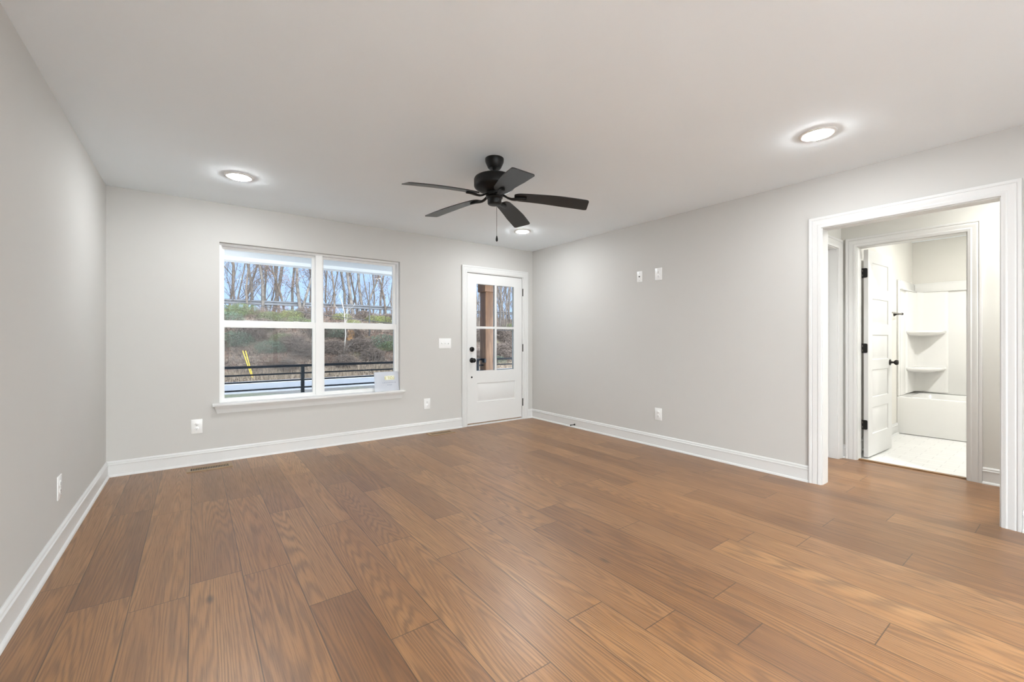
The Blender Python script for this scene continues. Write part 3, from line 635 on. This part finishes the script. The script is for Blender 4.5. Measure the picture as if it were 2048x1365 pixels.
for x in (-.30, .30):
    bm = bmesh.new(); lathe(bm, [(.026, 0), (.025, -.006), (.013, -.022), (.0095, -.035), (.0095, -.060), (.013, -.068), (.013, -.082), (.008, -.087)], 20, (x, 0, 0), 'Y'); link('post', bm, 'bronze', tb)
bm = bmesh.new(); tube(bm, [(-.30, -.074, 0), (.30, -.074, 0)], .008, 12); link('bar', bm, 'nickel', tb)

# ---------------------------------------------------------------- porch
struct('porch_deck', boxes((-4, 9, D + .16, 7.25, -.25, -.10)), 'deck', 'concrete porch floor outside the entry door', 'porch floor')
struct('porch_soffit', boxes((-4, 9, D + .16, 7.3, 2.275, 2.33)), 'soffit', 'white porch soffit above the window', 'porch ceiling')
struct('porch_beam', boxes((-4, 9, 6.93, 7.13, 2.228, 2.275)), 'soffit', 'white fascia beam along the porch edge', 'beam')
pp = empty('porch_post', (4.592, 7.02, -.10)); tag(pp, 'square stained cedar porch post outside the entry door', 'porch post')
link('shaft', bbox(-.102, .102, -.102, .102, 0, 2.165, .004), 'cedar', pp)
link('capital', bbox(-.135, .135, -.135, .135, 2.165, 2.327, .006), 'cedar', pp)
link('plinth', bbox(-.125, .125, -.125, .125, .0, .12, .006), 'cedar', pp)
def railing(x0, x1, posts, label, br):
    e = empty('porch_railing', ((x0 + x1) / 2, 7.0, -.10)); tag(e, label, 'railing'); ox = (x0 + x1) / 2
    link('top_rail', bbox(x0 - ox, x1 - ox, -.022, .022, .842, .877, .003), 'rail', e)
    for z in (.748, .648, .537): link('rail', bbox(x0 - ox, x1 - ox, -.011, .011, z - .011, z + .011, .002), 'rail', e)
    for x in posts: link('rail_post', bbox(x - ox - .023, x - ox + .023, -.023, .023, 0, .842, .003), 'rail', e)
    for x in br: link('bracket', bbox(x - ox - .022, x - ox + .022, -.112, -.022, .800, .874, .005), 'rail', e)
railing(-4, 4.487, (-1.9, 1.292, 4.36), 'black horizontal bar porch railing seen through the twin window', (4.462,))
railing(4.697, 9, (6.6, 8.0), 'black horizontal bar porch railing right of the cedar post', (4.70,))

# ---------------------------------------------------------------- outdoors: yard, road, bank
def gz(x, y):
    n = mnoise.noise(Vector((x * .35, y * .35, 3))) * .16 + mnoise.noise(Vector((x * 1.1, y * 1.1, 9))) * .07
    if y < 18: b = -.40 - .55 * max(0, (y - 7)) / 11; a = .25
    elif y < 24.0: b = -.95; a = .08 if y < 19 or y > 23.6 else .0
    elif y < 32: t = (y - 24.0) / 8.0; b = -.95 + 3.9 * (t * t * (3 - 2 * t) * .35 + t * .65); a = 1.4
    else: b = 2.95; a = .9
    return b + n * a
bm = bmesh.new(); xs = [-14 + i * .5 for i in range(125)]; ys = [5.06 + i * 1.0 for i in range(18)] + [23.0 + i * .4 for i in range(28)] + [34.5 + i * 2 for i in range(20)]
ys = sorted(set(ys)); gr = [[bm.verts.new((x, y, gz(x, y))) for x in xs] for y in ys]
for j in range(len(ys) - 1):
    for i in range(len(xs) - 1): bm.faces.new((gr[j][i], gr[j][i + 1], gr[j + 1][i + 1], gr[j + 1][i])).smooth = True
struct('ground', bm, 'ground', 'leaf covered ground rising to a steep wooded bank', 'ground')
struct('road', boxes((-14, 48, 19.4, 23.3, -1.2, -.90)), 'road', 'pale worn asphalt lane below the bank', 'road')
struct('road_edge', boxes((-14, 48, 22.9, 23.75, -1.2, -.86)), 'kerb', 'pale concrete edge strip along the far side of the lane', 'kerb')

def mesh_from(name, V, F, m, parent=None):
    me = bpy.data.meshes.new(name); me.from_pydata(V, [], F); me.materials.append(M[m]); me.update(); o = bpy.data.objects.new(name, me); C.objects.link(o)
    if parent: o.parent = parent
    return o
def seg(V, F, p, q, r0, r1, n=5):
    t = (q - p).normalized(); u = t.orthogonal().normalized(); v = t.cross(u); b = len(V)
    for c, r in ((p, r0), (q, r1)):
        for k in range(n): a = 2 * math.pi * k / n; V.append(tuple(c + (u * math.cos(a) + v * math.sin(a)) * r))
    for k in range(n): F.append((b + k, b + (k + 1) % n, b + n + (k + 1) % n, b + n + k))
def tree(name, rnd, h, r, bark, twig, leaf=None, lean=0, fork=False, dense=1.0):
    e = empty(name); tv, tf, bv, bf, lv, lf = [], [], [], [], [], []
    def grow(p, d, ln, r0, lvl, V, F):
        n = 5 if lvl == 0 else 4 if lvl == 1 else 3; q = p
        for i in range(n):
            d = (d + Vector((rnd.uniform(-1, 1), rnd.uniform(-1, 1), rnd.uniform(-.3, .7) if lvl else 0)) * (.17 if lvl == 0 else .30)).normalized()
            r1 = r0 * (.86 if lvl == 0 else .76); s = q + d * (ln / n); seg(V, F, q, s, r0, r1, (7, 5, 4, 3)[min(lvl, 3)])
            if lvl < 3 and (lvl > 0 or i > 0 or r < .09):
                for _ in range(max(1, round(rnd.choice((1, 2, 2, 3)) * dense))):
                    az = rnd.uniform(0, 6.283); sd = Vector((math.cos(az), math.sin(az), 0)); nd = (d * .75 + sd * rnd.uniform(.4, .95) + Vector((0, 0, .35))).normalized()
                    b = q.lerp(s, rnd.uniform(.2, .9)); grow(b, nd, ln * rnd.uniform(.30, .52) * (1 if lvl else .8), r1 * rnd.uniform(.25, .5), lvl + 1, bv, bf)
            if leaf and lvl >= 2:
                for _ in range(1 if rnd.random() < .5 else 0):
                    c = s + Vector((rnd.gauss(0, .12), rnd.gauss(0, .12), rnd.gauss(0, .12))); a = Vector((rnd.gauss(0, 1), rnd.gauss(0, 1), rnd.gauss(0, 1))).normalized(); k = a.orthogonal().normalized(); m = a.cross(k); sz = rnd.uniform(.022, .045); b0 = len(lv)
                    lv.extend([tuple(c + k * sz), tuple(c + m * sz), tuple(c - k * sz), tuple(c - m * sz)]); lf.append((b0, b0 + 1, b0 + 2, b0 + 3))
            q, r0 = s, r1
    d0 = Vector((lean, 0, 1)).normalized(); grow(Vector((0, 0, -.25)), d0, h, r, 0, tv, tf)
    if fork: grow(Vector((0, 0, -.1)), Vector((lean - .28, .1, 1)).normalized(), h * .9, r * .75, 0, tv, tf)
    mesh_from('trunk', tv, tf, bark, e); mesh_from('branches', bv, bf, twig, e)
    if leaf and lv: mesh_from('clinging_leaves', lv, lf, leaf, e)['kind'] = 'stuff'
    return e
rt = random.Random(11)
T = [tree('bare_tree', rt, 11, .105, 'bark', 'twig', None, .03, False, 1.5), tree('bare_tree', rt, 12, .125, 'bark', 'twig', None, .06, True, 1.3), tree('bare_tree', rt, 9, .075, 'bark2', 'twig', None, -.12, False, 1.6),
     tree('bare_tree', rt, 9, .085, 'bark2', 'twig', 'rust', .08, False, 1.4), tree('bare_tree', rt, 13, .14, 'bark', 'twig', None, 0, False, 1.4), tree('bare_tree', rt, 8, .065, 'bark2', 'twig', None, .18, True, 1.5)]
used = set(); CREST = 'bare winter trees along the bank crest'
def xy_at(u, Y):  # where the sight line of picture column u crosses depth Y: used only to lay the wood out as surveyed
    c, s = math.cos(math.radians(36.5)), math.sin(math.radians(36.5)); k = (u - 1024) / 857.0; return (s + c * k) / (c - s * k) * Y
def plant(proto, u, Y, sc, rz, label, cat, group):
    o = proto if proto.name not in used else copy_tree(proto); used.add(proto.name); x = xy_at(u, Y)
    o.location = (x, Y, gz(x, Y)); o.scale = (sc, sc, sc); o.rotation_euler = (0, 0, rz); tag(o, label, cat, group); return o
COR = 'nearly bare tree keeping a few rusty leaves, deep in the wood'
COM = 'bare grey winter tree standing in the wood on the bank crest'
for i, (t, u, Y, sc, l) in enumerate((
        (5, 470, 33.5, 1.0, 'bare forked tree near the left edge of the window view'), (2, 496, 32.5, .95, 'slim dark bare trunk beside the forked tree at the window left edge'), (0, 526, 33.0, 1.05, 'straight grey bare trunk, left one of the pair mid left pane'),
        (4, 545, 34.0, .95, 'thick grey bare trunk, right one of the pair mid left pane'), (3, 571, 33.5, .9, 'bare tree with rusty clinging leaves in the left pane'), (1, 602, 32.8, .95, 'thick forked bare tree near the mullion in the left pane'),
        (2, 668, 32.6, 1.0, 'slim leaning bare tree just right of the mullion'), (4, 707, 33.0, .9, 'thick dark bare trunk mid right pane'), (1, 728, 33.4, .95, 'large forked bare tree mid right pane'),
        (3, 773, 33.0, .95, 'bare tree with rusty leaves at the right end of the window'), (0, 505, 38, 1.1, COM), (2, 455, 37, 1.2, COM), (5, 535, 40, 1.3, COM), (0, 585, 39, 1.1, COM), (3, 620, 38, 1.0, COR), (2, 615, 36, 1.0, COM),
        (5, 655, 38, 1.2, COM), (0, 690, 37, 1.1, COM), (2, 716, 39, 1.2, COM), (5, 745, 36, 1.1, COM), (0, 760, 40, 1.1, COM), (2, 785, 36, 1.1, COM), (3, 480, 43, 1.2, COR), (4, 640, 43, 1.1, COM), (4, 560, 45, 1.1, COM), (5, 700, 44, 1.3, COM),
        (5, 957, 29, 1.0, 'bare tree glimpsed left of the cedar post through the door glass'), (0, 1000, 30, .9, 'bare tree nearest the cedar post in the right door lite'), (5, 1012, 28, 1.0, 'forked bare tree in the middle of the right door lite'),
        (2, 1022, 31, 1.0, 'slim bare tree at the hinge side of the right door lite'), (3, 1008, 36, 1.2, COR), (5, 1028, 36, 1.2, COM), (1, 996, 40, 1.0, COM), (2, 1004, 33, 1.1, COM), (0, 1018, 38, 1.1, COM), (2, 952, 34, 1.1, COM), (5, 1035, 30, 1.0, COM),
        (0, -100, 34, 1.0, COM), (2, 0, 33, 1.0, COM), (5, 90, 35, 1.1, COM), (4, 170, 34, 1.0, COM), (2, 240, 33, 1.0, COM), (0, 300, 35, 1.0, COM), (5, 355, 34, 1.0, COM), (2, 405, 33, 1.0, COM))):
    plant(T[t], u, Y, sc, rt.uniform(0, 6.28), l, 'tree', CREST)
sap = tree('pale_sapling', random.Random(5), 3.6, .045, 'pale', 'pale', None, .10, False, .8); x = xy_at(686, 26.5); sap.location = (x, 26.5, gz(x, 26.5)); tag(sap, 'pale white bare sapling on the slope right of the mullion', 'tree')

def shrub(name, rnd, leafm, stemm, w, h, n, size, blade=False):
    e = empty(name); sv, sf, lv, lf = [], [], [], []
    for _ in range(26):
        a, b = rnd.uniform(0, 6.283), rnd.uniform(.2, 1); tip = Vector((math.cos(a) * w * b * .8, math.sin(a) * w * b * .8, h * rnd.uniform(.6, 1.05))); mid = tip * .5 + Vector((rnd.gauss(0, .08), rnd.gauss(0, .08), .05)); seg(sv, sf, Vector((0, 0, -.1)), mid, .018, .012, 3); seg(sv, sf, mid, tip, .012, .005, 3)
    for _ in range(n):
        a = rnd.uniform(0, 6.283); cz = rnd.uniform(.05, 1); rr_ = w * math.sqrt(rnd.random()) * math.sqrt(max(.05, 1 - (cz * 1.0 - .35) ** 2 * 1.2)); c = Vector((math.cos(a) * rr_, math.sin(a) * rr_, cz * h * (1 - .35 * (rr_ / w) ** 2)))
        k = Vector((rnd.gauss(0, 1), rnd.gauss(0, 1), rnd.gauss(0, .8))).normalized(); m = k.orthogonal().normalized(); m = (Matrix.Rotation(rnd.uniform(0, 6.28), 3, k) @ m); s = size * rnd.uniform(.6, 1.3); b0 = len(lv)
        if blade: lv.extend([tuple(c - k * s * 2.2), tuple(c + m * s * .12), tuple(c + k * s * 2.2), tuple(c - m * s * .12)])
        else: lv.extend([tuple(c - k * s), tuple(c + m * s * .55), tuple(c + k * s), tuple(c - m * s * .55)])
        lf.append((b0, b0 + 1, b0 + 2, b0 + 3))
    mesh_from('stems', sv, sf, stemm, e); mesh_from('foliage', lv, lf, leafm, e); return e
rs = random.Random(3)
SH = {'green': shrub('green_shrub', rs, 'green', 'twig', 1.25, 1.0, 2300, .036), 'lime': shrub('yellow_green_shrub', rs, 'lime', 'twig', 1.1, .8, 1900, .034), 'dk': shrub('dull_green_shrub', rs, 'dkgreen', 'twig', 1.3, 1.1, 2300, .036),
      'rust': shrub('rusty_shrub', rs, 'rust', 'brown', 1.1, 1.1, 1300, .032), 'brush': shrub('dry_brush', rs, 'brown', 'brown', 1.0, 1.0, 2200, .085, True)}
GL = {'green': ('low green shrub growing on the upper bank', 'green shrubs on the bank'), 'lime': ('bright yellow green shrub on the bank crest', 'yellow green shrubs on the bank'), 'dk': ('dull dark green shrub on the slope', 'dark green shrubs on the bank'),
      'rust': ('rusty brown shrub holding dead leaves', 'rusty shrubs on the bank'), 'brush': ('tangle of dry brown brush on the slope', 'dry brush on the bank')}
for k, u, Y, sc, l in (('green', 462, 30.6, 1.1, 'green shrub at the left end of the bank crest'), ('green', 487, 30.8, 1.2, None), ('dk', 455, 29.5, 1.2, 'dark green shrub low at the left edge of the upper pane'), ('rust', 517, 30.8, 1.0, None), ('green', 540, 30.3, 1.0, None), ('rust', 563, 31.2, 1.1, 'rusty shrub below the guardrail in the left pane'),
        ('lime', 583, 30.6, 1.1, 'yellow green shrub below the guardrail in the left pane'), ('brush', 608, 31, 1.1, None), ('green', 594, 29.6, 1.0, None), ('rust', 661, 31.6, 1.1, 'rusty shrub just right of the mullion'), ('lime', 684, 30.6, 1.0, None), ('lime', 706, 29.6, .9, 'bright yellow green shrub mid right pane'), ('brush', 728, 31, 1.0, None),
        ('lime', 748, 30.4, 1.0, None), ('lime', 766, 30.4, 1.1, 'yellow green shrub at the right end of the window'), ('brush', 780, 30.6, 1.0, None), ('dk', 768, 27.3, 1.15, 'large dark green shrub on the slope in the lower right pane'), ('green', 779, 26.9, .9, 'green shrub on the slope beside the large dark one'),
        ('dk', 470, 27.5, 1.1, None), ('dk', 540, 26.8, .9, 'dark green shrub on the slope in the lower left pane'), ('green', 565, 28.0, .8, None), ('brush', 500, 28.2, 1.2, None), ('brush', 585, 27.2, 1.2, None), ('brush', 612, 26.5, 1.1, None), ('brush', 670, 26.6, 1.1, None), ('dk', 668, 28.4, .9, None), ('brush', 720, 27, 1.2, None), ('brush', 745, 26, 1.0, None),
        ('brush', 640, 28.6, 1.1, None), ('brush', 525, 29.3, 1.1, None), ('brush', 700, 28.4, 1.1, None), ('rust', 655, 25.6, .9, None), ('rust', 545, 25.5, .9, None), ('brush', 575, 25.2, .8, None), ('brush', 690, 25.2, .9, None), ('green', 628, 29.4, .9, None),
        ('brush', 955, 25.5, 1.2, None), ('brush', 997, 26, 1.2, None), ('brush', 1008, 25.2, 1.1, None), ('green', 1022, 29, 1.2, 'green shrub seen in the right door lite'), ('brush', 1020, 26, 1.3, None), ('brush', 1030, 27, 1.3, None), ('brush', 1002, 28.5, 1.3, None), ('brush', 1014, 28, 1.2, None), ('brush', 952, 28, 1.3, None), ('dk', 993, 24.8, .8, None)):
    plant(SH[k], u, Y, sc * (.62 if Y > 29.2 else .72), rs.uniform(0, 6.28), l or GL[k][0], 'shrub', GL[k][1])

# fallen leaves and dry grass nobody could count
V, F = [], []; rl = random.Random(21)
for _ in range(40000):
    x, y = rl.uniform(-12, 27), rl.uniform(24.0, 32.5); c = Vector((x, y, gz(x, y) + rl.uniform(.01, .10))); k = Vector((rl.gauss(0, 1), rl.gauss(0, 1), rl.gauss(0, .9))).normalized(); m = k.orthogonal().normalized(); s = rl.uniform(.03, .075); b0 = len(V)
    V.extend([tuple(c - k * s), tuple(c + m * s * .6), tuple(c + k * s), tuple(c - m * s * .6)]); F.append((b0, b0 + 1, b0 + 2, b0 + 3))
tag(mesh_from('fallen_leaves', V, F, 'leafA'), 'brown fallen leaves covering the bank', 'leaves', kind='stuff')
V, F = [], []
for _ in range(12500):
    x, y = rl.uniform(-12, 27), rl.gauss(24.5, .4); y = max(23.8, y); p = Vector((x, y, gz(x, y) - .03)); q = p + Vector((rl.gauss(0, .12), rl.gauss(0, .12), rl.uniform(.12, .5))); b0 = len(V); V.extend([tuple(p - Vector((.012, 0, 0))), tuple(p + Vector((.012, 0, 0))), tuple(q)]); F.append((b0, b0 + 1, b0 + 2))
tag(mesh_from('dry_grass', V, F, 'straw'), 'dry straw coloured grass along the foot of the bank', 'grass', kind='stuff')
V, F = [], []
for _ in range(12500):
    x, y = rl.uniform(-12, 27), rl.uniform(24.2, 32); p = Vector((x, y, gz(x, y) - .05)); d = Vector((rl.gauss(0, .5), rl.gauss(0, .4), rl.uniform(.2, 1))).normalized(); seg(V, F, p, p + d * rl.uniform(.3, 1.1), .008, .003, 3)
tag(mesh_from('thin_twigs', V, F, 'twig'), 'thin bare twigs bristling all over the bank', 'twigs', kind='stuff')

# guardrail on the crest
gd = empty('guardrail', (15, 33.0, 2.95)); tag(gd, 'grey steel guardrail running along the top of the bank', 'guardrail')
bm = bmesh.new(); pr = [(0, .47), (-.04, .50), (-.04, .56), (.03, .60), (.03, .65), (-.04, .69), (-.04, .75), (0, .78), (.05, .78), (.05, .47)]
A = [bm.verts.new((-29, y, z)) for y, z in pr]; B = [bm.verts.new((33, y, z)) for y, z in pr]
for k in range(len(pr)): j = (k + 1) % len(pr); bm.faces.new((A[k], A[j], B[j], B[k]))
link('beam', bm, 'steel', gd)
for k in range(31): link('post', boxes((-29 + k * 2 - .07, -29 + k * 2 + .07, .012, .16, -.4, .70)), 'steel', gd)
# overhead line between two poles, guy markers, thin pole, stump
def pole(x, y, h, r, m, label, name='utility_pole', cat='pole'):
    bm = bmesh.new(); lathe(bm, [(r, -.3), (r * .75, h)], 14); o = link(name, bm, m); o.location = (x, y, gz(x, y)); tag(o, label, cat); return o
bm = bmesh.new(); tube(bm, [(x, 24.2, 1.73 + .00438 * (x - 18) ** 2) for x in range(-14, 49, 2)], .016, 6)
tag(link('overhead_cable', bm, 'cable'), 'black overhead cable sagging across the window view', 'cable')
x = xy_at(739, 28.5); pole(x, 28.5, 3.6, .045, 'darkpole', 'thin dark upright pole on the bank in the right pane', 'thin_pole')
for u0, u1, l in ((485.5, 507, 'yellow guy wire guard leaning on the bank, left one of two'), (491, 508.5, 'yellow guy wire guard leaning on the bank, right one of two')):
    Yg = 24.6; a = Vector((xy_at(u0, Yg), Yg, 1.158 + (678 - 702) * Yg / (857 * 1.17))); b = Vector((xy_at(u1, Yg), Yg, -.98)); bm = bmesh.new(); tube(bm, [b, a], .019, 10)
    tag(link('guy_wire_guard', bm, 'yellow'), l, 'guy guard', 'yellow guy wire guards')
x = xy_at(700, 28.4); bm = bmesh.new(); lathe(bm, [(.29, -.3), (.27, .1), (.25, .25), (.26, .42), (.20, .52), (.06, .56)], 14)
for v in bm.verts: v.co += Vector((rl.gauss(0, .02), rl.gauss(0, .02), rl.gauss(0, .02)))
st = link('tree_stump', bm, 'tan'); st.location = (x, 28.4, gz(x, 28.4)); tag(st, 'broken tan tree stump on the slope below the sash rail', 'stump')
